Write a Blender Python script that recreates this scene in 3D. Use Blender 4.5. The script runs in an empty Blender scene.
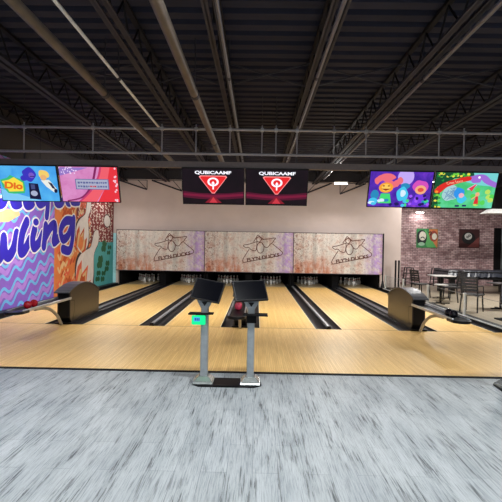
import bpy, math, random
from math import sin, cos, pi, radians
from mathutils import Vector, Matrix
random.seed(7)
C = bpy.context.scene.collection
sc = bpy.context.scene

# ---------------------------------------------------------------- camera
F = 460.0
H = 1.5636
yw, pt, rl = .0119, -.0106, .0176
fw = Vector((-sin(yw)*cos(pt), cos(yw)*cos(pt), sin(pt)))
r0 = Vector((cos(yw), sin(yw), 0))
u0 = r0.cross(fw)
rt = cos(rl)*r0 + sin(rl)*u0
up = -sin(rl)*r0 + cos(rl)*u0
cam = bpy.data.objects.new('camera', bpy.data.cameras.new('camera'))
C.objects.link(cam)
M4 = Matrix((rt, up, -fw)).transposed().to_4x4()
M4.translation = Vector((0, 0, H))
cam.matrix_world = M4
cam.data.sensor_width = 36
cam.data.lens = 36*F/502
cam.data.clip_end = 200
sc.camera = cam

def at(x, y, X=None, Y=None, Z=None):
    """the point of a plane of the room seen at photo position x, y"""
    d = fw + rt*((x-251)/F) + up*((251-y)/F)
    o = Vector((0, 0, H))
    if X is not None: t = (X-o.x)/d.x
    elif Y is not None: t = (Y-o.y)/d.y
    else: t = (Z-o.z)/d.z
    return o + d*t

# ---------------------------------------------------------------- materials
def lin(c):
    c = c/255.0
    return c/12.92 if c <= .04045 else ((c+.055)/1.055)**2.4
def rgb(c): return (lin(c[0]), lin(c[1]), lin(c[2]), 1)
MATS = {}
def mat(name, col, rough=.6, metal=0, emit=0, noise=.08, scale=20, spec=.5):
    if name in MATS: return MATS[name]
    m = bpy.data.materials.new(name); m.use_nodes = True
    nt = m.node_tree; b = nt.nodes['Principled BSDF']
    b.inputs['Roughness'].default_value = rough
    b.inputs['Metallic'].default_value = metal
    b.inputs['Specular IOR Level'].default_value = spec
    c = rgb(col)
    if emit:
        b.inputs['Specular IOR Level'].default_value = .08
        b.inputs['Base Color'].default_value = (0.01, 0.01, 0.01, 1)
        b.inputs['Emission Color'].default_value = c
        b.inputs['Emission Strength'].default_value = emit
    else:
        tc = nt.nodes.new('ShaderNodeTexCoord'); n = nt.nodes.new('ShaderNodeTexNoise')
        n.inputs['Scale'].default_value = scale
        nt.links.new(tc.outputs['Object'], n.inputs['Vector'])
        r = nt.nodes.new('ShaderNodeValToRGB')
        r.color_ramp.elements[0].position = .3; r.color_ramp.elements[1].position = .7
        r.color_ramp.elements[0].color = (c[0]*(1-noise), c[1]*(1-noise), c[2]*(1-noise), 1)
        r.color_ramp.elements[1].color = (min(1, c[0]*(1+noise)), min(1, c[1]*(1+noise)), min(1, c[2]*(1+noise)), 1)
        nt.links.new(n.outputs['Fac'], r.inputs['Fac'])
        nt.links.new(r.outputs['Color'], b.inputs['Base Color'])
    MATS[name] = m
    return m

class NT:
    def __init__(s, name, rough=.6, spec=.5):
        s.m = bpy.data.materials.new(name); s.m.use_nodes = True
        s.nt = s.m.node_tree; s.b = s.nt.nodes['Principled BSDF']
        s.b.inputs['Roughness'].default_value = rough
        s.b.inputs['Specular IOR Level'].default_value = spec
        s.tc = s.nt.nodes.new('ShaderNodeTexCoord'); MATS[name] = s.m
    def map(s, sc_=(1, 1, 1), src='Object'):
        n = s.nt.nodes.new('ShaderNodeMapping'); n.inputs['Scale'].default_value = sc_
        s.nt.links.new(s.tc.outputs[src], n.inputs['Vector']); return n.outputs['Vector']
    def noise(s, vec, scale, detail=3, rough=.5, dist=0):
        n = s.nt.nodes.new('ShaderNodeTexNoise'); n.inputs['Scale'].default_value = scale
        n.inputs['Detail'].default_value = detail; n.inputs['Roughness'].default_value = rough
        n.inputs['Distortion'].default_value = dist
        s.nt.links.new(vec, n.inputs['Vector']); return n.outputs['Fac']
    def ramp(s, fac, stops):
        r = s.nt.nodes.new('ShaderNodeValToRGB'); e = r.color_ramp.elements
        while len(e) < len(stops): e.new(.5)
        for k, (p, c) in enumerate(stops):
            e[k].position = p; e[k].color = rgb(c) if len(c) == 3 else c
        s.nt.links.new(fac, r.inputs['Fac']); return r.outputs['Color']
    def mix(s, a, b, fac, mode='MIX'):
        n = s.nt.nodes.new('ShaderNodeMix'); n.data_type = 'RGBA'; n.blend_type = mode
        for key, v in ((0, fac), (6, a), (7, b)):
            if isinstance(v, (int, float)): n.inputs[key].default_value = v
            elif isinstance(v, tuple): n.inputs[key].default_value = v
            else: s.nt.links.new(v, n.inputs[key])
        return n.outputs[2]
    def brick(s, vec, c1, c2, mo, bw, rh, ms, off=.5, bias=0):
        n = s.nt.nodes.new('ShaderNodeTexBrick')
        n.inputs['Scale'].default_value = 1; n.inputs['Color1'].default_value = rgb(c1)
        n.inputs['Color2'].default_value = rgb(c2); n.inputs['Mortar'].default_value = rgb(mo)
        n.inputs['Brick Width'].default_value = bw; n.inputs['Row Height'].default_value = rh
        n.inputs['Mortar Size'].default_value = ms; n.offset = off; n.inputs['Bias'].default_value = bias
        s.nt.links.new(vec, n.inputs['Vector']); return n
    def swap(s, order):      # re-order coordinates
        sp = s.nt.nodes.new('ShaderNodeSeparateXYZ'); cb = s.nt.nodes.new('ShaderNodeCombineXYZ')
        s.nt.links.new(s.tc.outputs['Object'], sp.inputs[0])
        for k, a in enumerate(order): s.nt.links.new(sp.outputs['XYZ'.index(a)], cb.inputs[k])
        return cb.outputs[0]
    def done(s, col, bump=None, strength=.2):
        s.nt.links.new(col, s.b.inputs['Base Color'])
        if bump is not None:
            n = s.nt.nodes.new('ShaderNodeBump'); n.inputs['Strength'].default_value = strength
            n.inputs['Distance'].default_value = .01
            s.nt.links.new(bump, n.inputs['Height']); s.nt.links.new(n.outputs[0], s.b.inputs['Normal'])
        return s.m

# grey whitewashed plank vinyl
n = NT('grey vinyl planks', .46, .35)
v = n.swap('YXZ')
bk = n.brick(v, (184, 191, 194), (172, 179, 182), (140, 147, 150), 1.2, .18, .0018, .37)
pt_ = n.ramp(n.noise(n.map((7, 1.0, 1)), 1.3, 3, .6), [(.46, (0, 0, 0)), (.6, (255, 255, 255))])
st = n.noise(n.map((44, 1.7, 1)), 1.5, 7, .66, .35)
st_c = n.ramp(st, [(0, (84, 88, 90)), (.42, (112, 116, 118)), (.475, (232, 234, 234)), (1, (255, 255, 255))])
fi = n.noise(n.map((110, 3.0, 1)), 1.6, 5, .7, .3)
fi_c = n.ramp(fi, [(.2, (120, 124, 126)), (.42, (214, 217, 218)), (.52, (255, 255, 255))])
big = n.noise(n.map((2.2, .8, 1)), 1.6, 2)
big_c = n.ramp(big, [(.3, (222, 225, 228)), (.65, (255, 255, 255))])
c = n.mix(bk.outputs['Color'], st_c, n.mix((.12, .12, .12, 1), (.9, .9, .9, 1), pt_), 'MULTIPLY'); c = n.mix(c, fi_c, .8, 'MULTIPLY'); c = n.mix(c, big_c, .8, 'MULTIPLY')
VINYL = n.done(c, fi, .12)

def wood(name, a, b2, line, rough, gr=.5):
    n = NT(name, rough, .4)
    v = n.swap('YXZ')
    bk = n.brick(v, a, b2, line, 2.6, .027, .0011, .41)
    g = n.noise(n.map((60, 1.4, 1)), 1.3, 5, .6)
    g_c = n.ramp(g, [(.25, (214, 206, 192)), (.6, (255, 255, 255))])
    c = n.mix(bk.outputs['Color'], g_c, gr, 'MULTIPLY')
    return n.done(c)
LANE = wood('maple lane boards', (240, 200, 126), (228, 184, 108), (198, 154, 86), .42)
APPR = wood('maple approach boards', (250, 210, 138), (238, 194, 120), (206, 160, 96), .42, .7)
DECK = wood('pale pin deck boards', (228, 206, 164), (220, 196, 152), (190, 160, 112), .35)
TANF = wood('tan seating floor boards', (170, 156, 138), (150, 137, 120), (110, 100, 88), .35)

n = NT('whitewashed brick', .85, .3)
v = n.swap('XZY')
bk = n.brick(v, (236, 212, 212), (182, 148, 150), (124, 104, 110), .21, .075, .009)
pn = n.noise(v, 3.5, 5, .7)
pc = n.ramp(pn, [(.35, (150, 130, 132)), (.62, (255, 250, 248))])
c = n.mix(bk.outputs['Color'], pc, .75, 'MULTIPLY')
BRICK = n.done(c, bk.outputs['Fac'], -.3)

n = NT('beige wall paint', .8, .25)
c = n.ramp(n.noise(n.map(), 2, 3), [(.3, (200, 184, 177)), (.7, (206, 190, 183))])
BEIGE = n.done(c)
n = NT('black painted metal deck', .8, .15)
c = n.ramp(n.noise(n.map(), 1.1, 4), [(.3, (41, 42, 54)), (.7, (52, 52, 65))])
CEIL = n.done(c)
n = NT('black painted steel', .6, .3)
c = n.ramp(n.noise(n.map(), 4, 4), [(.3, (40, 40, 48)), (.7, (54, 53, 62))])
STEEL = n.done(c)
# distressed plaster print of the masking panels
n = NT('distressed plaster print', .7, .2)
m1 = n.map((1, 1, 1)); fine = n.noise(m1, 11, 6, .78, .3)
hor = n.map((1.0, 1, .35))
w = n.noise(m1, 3.2, 6, .7, .3)
base = n.ramp(w, [(.25, (170, 128, 118)), (.4, (208, 184, 172)), (.5, (222, 216, 208)), (.75, (200, 200, 196))])
fc = n.ramp(fine, [(.36, (128, 84, 76)), (.44, (255, 255, 255)), (.56, (255, 255, 255)), (.64, (186, 172, 186))])
base = n.mix(base, fc, .8, 'MULTIPLY')
# position across each panel (object space, panel width 3.4): rust to the left, lilac to the right
sp = n.nt.nodes.new('ShaderNodeSeparateXYZ'); n.nt.links.new(n.tc.outputs['Object'], sp.inputs[0])
def mrange(node, val, a, b_):
    r = node.nt.nodes.new('ShaderNodeMapRange'); r.inputs[1].default_value = a; r.inputs[2].default_value = b_
    node.nt.links.new(val, r.inputs[0]); return r.outputs[0]
def mth(node, op, a, b_):
    r = node.nt.nodes.new('ShaderNodeMath'); r.operation = op
    for k, q in ((0, a), (1, b_)):
        if isinstance(q, (int, float)): r.inputs[k].default_value = q
        else: node.nt.links.new(q, r.inputs[k])
    return r.outputs[0]
lil = mth(n, 'MULTIPLY', mrange(n, sp.outputs[0], .9, 1.35), mrange(n, n.noise(m1, 6, 4, .7), .35, .6))
base = n.mix(base, rgb((176, 138, 210)), mth(n, 'MULTIPLY', lil, .85))
ru = mth(n, 'MULTIPLY', mrange(n, sp.outputs[2], .0, -.6), mrange(n, sp.outputs[0], .3, -.5))
ru = mth(n, 'MULTIPLY', ru, mrange(n, n.noise(hor, 5, 5, .7), .38, .56))
base = n.mix(base, rgb((196, 116, 78)), mth(n, 'MULTIPLY', ru, .9))
ru2 = mth(n, 'MULTIPLY', mrange(n, sp.outputs[0], -.9, -1.5), mrange(n, n.noise(m1, 11, 5, .75), .48, .6))
base = n.mix(base, rgb((120, 66, 50)), mth(n, 'MULTIPLY', ru2, .8))
bd = n.ramp(n.noise(n.map((1.7, 1, .05)), 1.6, 1, .5), [(.35, (226, 214, 212)), (.5, (255, 255, 255)), (.65, (214, 214, 214))])
base = n.mix(base, bd, .8, 'MULTIPLY')
PLASTER = n.done(base)

BLACK = mat('black plastic', (12, 12, 14), .4, spec=.25)
DBLACK = mat('matte black', (13, 13, 15), .85, spec=.2)
GUT = mat('dark grey gutter plastic', (27, 27, 30), .5, spec=.25)
CAPM = mat('charcoal capping', (22, 22, 25), .5, spec=.3)
SILVER = mat('brushed silver', (190, 194, 200), .35, .7)
ALU = mat('satin grey aluminium', (150, 157, 160), .42, .35)
CHROME = mat('polished foot metal', (178, 186, 184), .22, .7)
HOODM = mat('bronze grey hood side', (50, 45, 40), .3, .2)
HOODT = mat('grey hood top', (56, 58, 64), .28, .2)
WHITE = mat('white enamel', (228, 228, 226), .4)
PINW = mat('white pin plastic', (235, 235, 232), .3)
REDS = mat('red pin stripe', (180, 30, 36), .4)
REDB = mat('red ball', (170, 20, 34), .15, noise=.3, scale=12)
PINKB = mat('pink ball', (205, 60, 90), .15, noise=.35, scale=12)
BLKB = mat('black ball', (16, 16, 22), .12)
INK = mat('dark brown logo line', (92, 48, 38), .7)
PIPEM = mat('weathered tan grey pipe', (92, 84, 76), .5, .3, scale=3, noise=.25)
PIPEL = mat('galvanised pipe', (104, 104, 112), .45, .4)
SCR = mat('dark display glass', (5, 6, 12), .18, spec=.2)

# ---------------------------------------------------------------- mesh builder
class MB:
    def __init__(s): s.v = []; s.f = []; s.m = []; s.mats = []
    def mi(s, m):
        if m is None: return 0
        if m not in s.mats: s.mats.append(m)
        return s.mats.index(m)
    def face(s, pts, m=None):
        i = len(s.v); s.v += [tuple(p) for p in pts]; s.f.append(tuple(range(i, i+len(pts)))); s.m.append(s.mi(m))
    def hexa(s, p, m=None):   # 8 points, bottom 4 then top 4
        i = len(s.v); s.v += [tuple(q) for q in p]; k = s.mi(m)
        for a in ((0, 3, 2, 1), (4, 5, 6, 7), (0, 1, 5, 4), (1, 2, 6, 5), (2, 3, 7, 6), (3, 0, 4, 7)):
            s.f.append(tuple(i+j for j in a)); s.m.append(k)
        return s
    def box(s, x0, x1, y0, y1, z0, z1, m=None):
        return s.hexa([(x0, y0, z0), (x1, y0, z0), (x1, y1, z0), (x0, y1, z0), (x0, y0, z1), (x1, y0, z1), (x1, y1, z1), (x0, y1, z1)], m)
    def slab(s, c, u, v, w, m=None):  # centre, half vectors
        c, u, v, w = map(Vector, (c, u, v, w))
        return s.hexa([c-u-v-w, c+u-v-w, c+u+v-w, c-u+v-w, c-u-v+w, c+u-v+w, c+u+v+w, c-u+v+w], m)
    def prism(s, poly, ax, a, b, m=None):  # polygon (2D) extruded along axis ax
        def P(q, t):
            if ax == 'x': return (t, q[0], q[1])
            if ax == 'y': return (q[0], t, q[1])
            return (q[0], q[1], t)
        i = len(s.v); k = s.mi(m); N = len(poly)
        s.v += [P(q, a) for q in poly]+[P(q, b) for q in poly]
        s.f.append(tuple(i+j for j in range(N))[::-1]); s.m.append(k)
        s.f.append(tuple(i+N+j for j in range(N))); s.m.append(k)
        for j in range(N):
            j2 = (j+1) % N; s.f.append((i+j, i+j2, i+N+j2, i+N+j)); s.m.append(k)
        return s
    def tube(s, pts, r, m=None, n=10, caps=True):
        pts = [Vector(p) for p in pts]; k = s.mi(m); i0 = len(s.v)
        rs = r if isinstance(r, (list, tuple)) else [r]*len(pts)
        prev = None
        for j, p in enumerate(pts):
            d = (pts[min(j+1, len(pts)-1)]-pts[max(j-1, 0)]).normalized()
            if prev is None:
                a = d.cross(Vector((0, 0, 1)))
                if a.length < .05: a = d.cross(Vector((1, 0, 0)))
            else: a = prev-d*prev.dot(d)
            a.normalize(); prev = a; b = d.cross(a)
            for q in range(n):
                t = 2*pi*q/n; s.v.append(tuple(p+a*rs[j]*cos(t)+b*rs[j]*sin(t)))
        for j in range(len(pts)-1):
            for q in range(n):
                q2 = (q+1) % n
                s.f.append((i0+j*n+q, i0+j*n+q2, i0+(j+1)*n+q2, i0+(j+1)*n+q)); s.m.append(k)
        if caps:
            s.f.append(tuple(i0+q for q in range(n))[::-1]); s.m.append(k)
            s.f.append(tuple(i0+(len(pts)-1)*n+q for q in range(n))); s.m.append(k)
        return s
    def lathe(s, prof, c=(0, 0, 0), n=16, m=None, ms=None):
        i0 = len(s.v); k = s.mi(m)
        for (r, z) in prof:
            for q in range(n):
                t = 2*pi*q/n; s.v.append((c[0]+r*cos(t), c[1]+r*sin(t), c[2]+z))
        for j in range(len(prof)-1):
            kk = s.mi(ms[j]) if ms else k
            for q in range(n):
                q2 = (q+1) % n
                s.f.append((i0+j*n+q, i0+j*n+q2, i0+(j+1)*n+q2, i0+(j+1)*n+q)); s.m.append(kk)
        s.f.append(tuple(i0+q for q in range(n))[::-1]); s.m.append(k)
        s.f.append(tuple(i0+(len(prof)-1)*n+q for q in range(n))); s.m.append(k)
        return s
    def build(s, name, m=None, parent=None, smooth=False, bevel=0, loc=None):
        me = bpy.data.meshes.new(name)
        vs = s.v
        if loc: vs = [(a-loc[0], b-loc[1], c_-loc[2]) for a, b, c_ in s.v]
        me.from_pydata(vs, [], s.f)
        mats = s.mats if s.mats else [m]
        for q in mats: me.materials.append(q)
        if len(mats) > 1:
            for p, k in zip(me.polygons, s.m): p.material_index = k
        if smooth:
            for p in me.polygons: p.use_smooth = True
            me.set_sharp_from_angle(angle=radians(40)) if hasattr(me, 'set_sharp_from_angle') else None
        me.update()
        o = bpy.data.objects.new(name, me); C.objects.link(o)
        if loc: o.location = loc
        if parent: o.parent = parent
        if bevel:
            b = o.modifiers.new('b', 'BEVEL'); b.width = bevel; b.segments = 2; b.limit_method = 'ANGLE'
        return o

def tag(o, label=None, cat=None, group=None, kind=None):
    if label: o['label'] = label
    if cat: o['category'] = cat
    if group: o['group'] = group
    if kind: o['kind'] = kind
    return o
def thing(name, loc, label, cat, group=None, rz=0):
    o = bpy.data.objects.new(name, None); C.objects.link(o); o.location = loc; o.rotation_euler.z = rz
    o.empty_display_size = .1
    return tag(o, label, cat, group)
def struct(mb, name, m=None, label=None):
    o = mb.build(name, m); o['kind'] = 'structure'
    o['label'] = label or name.replace('_', ' '); o['category'] = name.split('_')[0]
    return o
def copy_tree(o, parent=None):
    c_ = o.copy(); C.objects.link(c_)
    if parent: c_.parent = parent
    for ch in list(o.children): copy_tree(ch, c_)
    return c_

# flat drawing on a plane
def catmull(P, closed=False, k=6):
    P = [Vector(p) for p in P]; N = len(P); out = []
    rng = range(N) if closed else range(N-1)
    for i in rng:
        if closed: a, b, c_, d = P[i-1], P[i], P[(i+1) % N], P[(i+2) % N]
        else: a, b, c_, d = P[max(i-1, 0)], P[i], P[i+1], P[min(i+2, N-1)]
        for j in range(k):
            t = j/k
            out.append(.5*((2*b)+(-a+c_)*t+(2*a-5*b+4*c_-d)*t*t+(-a+3*b-3*c_+d)*t**3))
    if not closed: out.append(P[-1])
    return out
class Pen:
    """draws strokes, blobs and letters as thin paint layers on a plane"""
    def __init__(s, mb, O, U, V):
        s.mb = mb; s.O = Vector(O); s.U = Vector(U); s.V = Vector(V)
        s.N = s.U.cross(s.V).normalized(); s.clip = None; s.k = 0
    def p(s, q, lay): return s.O+s.U*q[0]+s.V*q[1]+s.N*(.0015*lay+(s.k % 70)*8e-6)
    def cl(s, q):
        if s.clip is None: return q
        a = s.clip; return (min(max(q[0], a[0]), a[1]), min(max(q[1], a[2]), a[3]))
    def poly(s, P, m, lay=1, smooth=False):
        s.k += 1
        if smooth: P = catmull([(a[0], a[1], 0) for a in P], True, 5)
        s.mb.face([s.p(s.cl(q), lay) for q in P], m)
    def rect(s, x0, x1, y0, y1, m, lay=1): s.poly([(x0, y0), (x1, y0), (x1, y1), (x0, y1)], m, lay)
    def disc(s, c, r, m, lay=1, ry=None, n=20, a=0):
        ry = ry or r
        s.poly([(c[0]+r*cos(t)*cos(a)-ry*sin(t)*sin(a), c[1]+r*cos(t)*sin(a)+ry*sin(t)*cos(a)) for t in [2*pi*k/n for k in range(n)]], m, lay)
    def stroke(s, P, w, m, lay=1, closed=False, smooth=True, asp=1.0):
        Q = catmull([(a[0], a[1], 0) for a in P], closed) if smooth else [Vector((a[0], a[1], 0)) for a in P]
        if closed: Q = Q+[Q[0]]
        L = []
        for j, q in enumerate(Q):
            d = Q[min(j+1, len(Q)-1)]-Q[max(j-1, 0)]
            if d.length < 1e-9: d = Vector((1, 0, 0))
            d.normalize(); nn = Vector((-d.y, d.x, 0))*(w/2)
            L.append((q+nn, q-nn))
        for a, b in zip(L[:-1], L[1:]):
            s.k += 1; s.mb.face([s.p(s.cl(q), lay) for q in (a[1], b[1], b[0], a[0])], m)
        if not closed:
            for q in (Q[0], Q[-1]): s.disc((q.x, q.y), w/2, m, lay, n=12)
        elif not smooth:
            for q in Q: s.disc((q.x, q.y), w/2, m, lay, n=8)
    def text(s, t, c, size, m, lay=1, ang=0, sx=1, off=0, spacing=1):
        cu = bpy.data.curves.new('t', 'FONT'); cu.body = t; cu.size = size; cu.align_x = 'CENTER'; cu.align_y = 'CENTER'
        cu.offset = off; cu.space_character = spacing; cu.resolution_u = 4
        ob = bpy.data.objects.new('t', cu); C.objects.link(ob)
        dg = bpy.context.evaluated_depsgraph_get()
        me = bpy.data.meshes.new_from_object(ob.evaluated_get(dg))
        for p in me.polygons:
            pts = []
            for vi in p.vertices:
                q = me.vertices[vi].co; x, y = q.x*sx, q.y
                pts.append(s.p((c[0]+x*cos(ang)-y*sin(ang), c[1]+x*sin(ang)+y*cos(ang)), lay))
            s.mb.face(pts, m)
        bpy.data.objects.remove(ob); bpy.data.meshes.remove(me); bpy.data.curves.remove(cu)

# ---------------------------------------------------------------- the room
XM = -.287; YF = 8.79; YA = 5.68; YP = 17.6; YW = 17.92; YB = 20.5
XL = -5.62; XK = XM+3.4+.37+1.08+.25   # outer edge of the last gutter
ZD = 4.48
struct(MB().box(XL, 12.2, -5, YA, -.2, 0), 'floor', VINYL, 'grey streaked plank floor in front of the approach')
struct(MB().box(XL, XK, YA, YF, -.2, 0), 'floor_approach', APPR, 'maple approach floor in front of the lanes')
struct(MB().box(XK+.26, 12.2, YA, YB+.2, -.2, 0), 'floor_seating', TANF, 'tan floor of the seating area')
struct(MB().box(XL, XK, YF, YB+.6, -.3, -.2), 'floor_subfloor', DBLACK, 'black subfloor under the lanes')
struct(MB().box(XL, XK, YA-.055, YA+.015, 0, .006), 'trim_1', DBLACK, 'black edge strip between grey floor and approach')
# side kerbs
m = MB().box(XL, -5.25, YA, YF, 0, .045).box(XL, -5.392, YF, YW, -.2, .045)
struct(m, 'trim_2', CAPM, 'black kerb along the mural wall')
m = MB(); m.box(XK, XK+.26, YA, YB, -.2, .03, CAPM); m.box(XK-.0, XK+.045, YA, YW-.03, .03, .05, mat('pale rail', (205, 208, 208), .35, .2))
struct(m, 'trim_3', None, 'black kerb with pale rail beside the seating area')
# walls
struct(MB().box(XL-.15, XL, -5, YB+.2, -.2, ZD+.1), 'wall_left', mat('dark wall paint', (60, 56, 62), .8), 'dark left wall behind the mural')
m = MB(); XR = 5.60
m.box(XL, XR, YW, YW+.12, 2.0, 4.1); m.box(XK+.005, XR, YW, YW+.12, .051, 2.0); m.box(XL, -5.392, YW, YW+.12, 0, 2.0)
m.box(XR-.12, XR, YW+.12, YB, 0, 4.1)
struct(m, 'wall_back', BEIGE, 'beige wall above the masking panels')
DWALL = mat('black upper wall paint', (44, 41, 46), .85)
struct(MB().box(XL, XR, YW, YW+.12, 4.1, ZD+.1), 'wall_back_upper', DWALL, 'black painted top of the end wall')
struct(MB().box(XR, 12.2, YB, YB+.15, 0, 3.35), 'wall_brick', BRICK, 'whitewashed brick wall behind the seating area')
struct(MB().box(XR, 12.2, YB, YB+.15, 3.35, ZD+.1), 'wall_brick_upper', DWALL, 'black strip over the brick wall')  # black from the top edge of the brick up to the deck
struct(MB().box(XL, XR, YB+.2, YB+.3, -.2, ZD), 'wall_pit', DBLACK, 'black wall behind the pins')
struct(MB().box(12.2, 12.35, -5, YB+.2, -.2, ZD+.1), 'wall_right', DWALL, 'dark right wall')
# corrugated ceiling deck
m = MB(); y = -5.0; P = .30
prof = []
while y < YB+.2:
    prof += [(y, ZD), (y+.16, ZD), (y+.19, ZD+.07), (y+.27, ZD+.07)]; y += P
for a, b in zip(prof[:-1], prof[1:]):
    m.face([(XL-.1, a[0], a[1]), (XL-.1, b[0], b[1]), (12.3, b[0], b[1]), (12.3, a[0], a[1])])
m.box(XL-.1, 12.3, -5, YB+.2, ZD+.09, ZD+.14)
struct(m, 'ceiling', CEIL, 'black corrugated metal ceiling')
# end board by the mural, the glow of a lit edge put into its pale cyan
struct(MB().box(XL, XL+.14, YW-.05, YW, .05, 1.98), 'trim_4', mat('cyan board with painted glow', (176, 232, 240), .5), 'cyan board with painted glow at the far end of the mural')
struct(MB().box(10.5, 10.75, YB-.14, YB, 0, 2.55), 'trim_5', DBLACK, 'black pillar on the brick wall')
struct(MB().box(10.75, 10.82, YB-.10, YB, 0, 2.5), 'trim_6', ALU, 'grey edge strip beside the black pillar')

# ---------------------------------------------------------------- roof joists
JT = []
jn = ['far left by the mural wall', 'second from the mural wall', 'left of the thick pipe', 'above the left half of the centre screens',
      'above the right of the centre screens', 'left of the right hand screens', 'above the right hand screens', 'over the seating area', 'over the covered table', 'nearest the right wall']
for X, lb in zip([-5.15, -3.5, -1.63, -.51, .80, 2.2, 3.87, 5.5, 7.3, 9.2], jn):
    t = thing('roof_joist', (X, YW, 4.0), 'black open web steel roof joist, ' + lb, 'joist', 'roof joists')
    JT.append(t); b = MB()
    y1 = YW if X < XR else YB
    for s in (-.06, .06):
        b.box(s-.035, s+.035, -YW-4, y1-YW, 0, .018); b.box(s-.006, s+.006, -YW-4, y1-YW, 0, .07)
    b.build('bottom_chord', STEEL, t)
    b = MB().box(-.035, .035, -YW-4, y1-YW, .43, .47); b.build('top_chord', mat('shadow black steel', (24, 23, 27), .7, spec=.2), t)
    b = MB(); yy = -YW-4; k = 0
    while yy < y1-YW-.7:
        b.tube([(0, yy, .03), (0, yy+.35, .42)], .014, n=6); b.tube([(0, yy+.35, .42), (0, yy+.7, .03)], .014, n=6); yy += .7
    b.build('web', mat('shadow black steel', (24, 23, 27), .7, spec=.2), t)
# bridging rods between joists
JX = [-5.15, -3.5, -1.63, -.51, .80, 2.2, 3.87, 5.5, 7.3, 9.2]
for yy, w in ((7.1, 'in front of the pipe frame'), (12.4, 'beyond the pipe frame')):
    b = MB()
    for a, c_ in zip(JX[:-1], JX[1:]):
        b.tube([(a+.02, yy, 4.03), (c_-.02, yy, 4.39)], .012, n=6); b.tube([(a+.02, yy+.05, 4.39), (c_-.02, yy+.05, 4.03)], .012, n=6)
    tag(b.build('bridging_rods', STEEL), 'thin crossed bridging rods between joists ' + w, 'bracing')
for (xa, ya, xb, yb) in [(147, 189.5, 118, 180), (182, 191, 152, 181), (307, 193, 332, 180), (340, 194, 366, 182)]:
    p, q = at(xa, ya, Y=YW-.25), at(xb, yb, Y=YW-.25); q.z = 4.03
    jt = min(JT, key=lambda o: abs(o.location.x-(p.x+q.x)/2)); L0 = Vector((jt.location.x, YW, 4.0))
    b = MB()
    for e_ in (q, Vector((p.x+(.35 if xb > xa else -.35), p.y, 4.03)), Vector((p.x, p.y, 4.03))): b.tube([p-L0, e_-L0], .03 if e_ is q else .014, n=6)
    b.tube([(0, -.25, .03), (p.x-L0.x, -.25, .03)], .012, n=6)
    b.tube([(0, -.25, .03), (q.x-L0.x, -.25, .03)], .012, n=6)
    b.build('end_brace', STEEL, jt)

# thick pipes and conduits running away from the camera
def run(name, h, px, y0, y1, r, mt, label, cat, group=None, rings=True):
    X = (px-256.6)/246.2*h
    b = MB().tube([(X, y0, H+h), (X, y1, H+h)], r, n=14)
    o = b.build(name, mt, smooth=True); tag(o, label, cat, group)
    if rings:
        for k in range(int((y1-y0)/3)):
            yy = y0+1.5+3*k
            MB().tube([(X, yy-.05, H+h), (X, yy+.05, H+h)], r*1.12, n=14).build('coupling', STEEL, o, smooth=True)
            MB().tube([(X, yy, H+h+r), (X, yy, ZD-.002)], .008, n=6).build('hanger_rod', STEEL, o)
    return o
run('overhead_pipe', 2.12, 151, -4, 12.2, .058, PIPEM, 'thick tan pipe overhead running to the left centre screen', 'pipe', rings=True)
run('overhead_pipe', 2.12, 3, -4, 12.2, .055, PIPEM, 'thick tan pipe overhead crossing the top left corner', 'pipe', rings=True)
run('conduit', 2.34, 47, -4, 9.2, .02, WHITE, 'thin pale conduit overhead on the left, between two thick pipes', 'conduit', rings=True)
run('overhead_pipe', 2.37, 495, -4, 16, .026, PIPEL, 'slim galvanised pipe overhead on the right side', 'pipe')
run('conduit', 2.38, 340, -4, 16, .022, PIPEL, 'slim grey conduit overhead right of the centre line', 'conduit')
run('conduit', 2.36, 212, -4, 16, .02, PIPEL, 'slim grey conduit overhead beside the thick middle pipe', 'conduit')

# ---------------------------------------------------------------- pipe frame that carries the screens
YT = 9.0
t = thing('pipe_frame', (0, YT, 3.3), 'long grey pipe frame hung above the row of screens', 'frame')
xa, xb = -6.5+.95, 10.5
def fr(b): return b
o = MB().tube([(xa, 0, .53), (xb, 0, .53)], .026, n=8).build('rail', mat('frame pipe metal', (164, 164, 172), .45, .3), t, smooth=True)
o = MB().tube([(xa, 0, .05), (xb, 0, .05)], .026, n=8).build('rail', mat('frame pipe metal', (164, 164, 172), .45, .3), t, smooth=True)
for px in (24, 93, 162, 196, 230, 262, 276, 297, 334, 366, 397, 439, 464):
    X = at(px, 140, Y=YT).x
    MB().tube([(X, 0, .02), (X, 0, .62)], .014, n=6).build('upright', mat('frame pipe metal', (164, 164, 172), .45, .3), t)
    MB().tube([(X, 0, .62), (X, 0, ZD-3.3-.002)], .006, n=5).build('hanger_rod', STEEL, t)
    MB().box(X-.03, X+.03, -.035, .035, .50, .56).build('clamp', SILVER, t)
MB().box(xa, xb, .0, .10, -.22, -.10).build('crossbeam', mat('brown grey beam', (104, 95, 94), .6), t)
for px in (24, 162, 297, 397, 464):
    X = at(px, 140, Y=YT).x
    MB().box(X-.015, X+.015, .02, .05, -.1, .05).build('drop_strap', STEEL, t)

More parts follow.
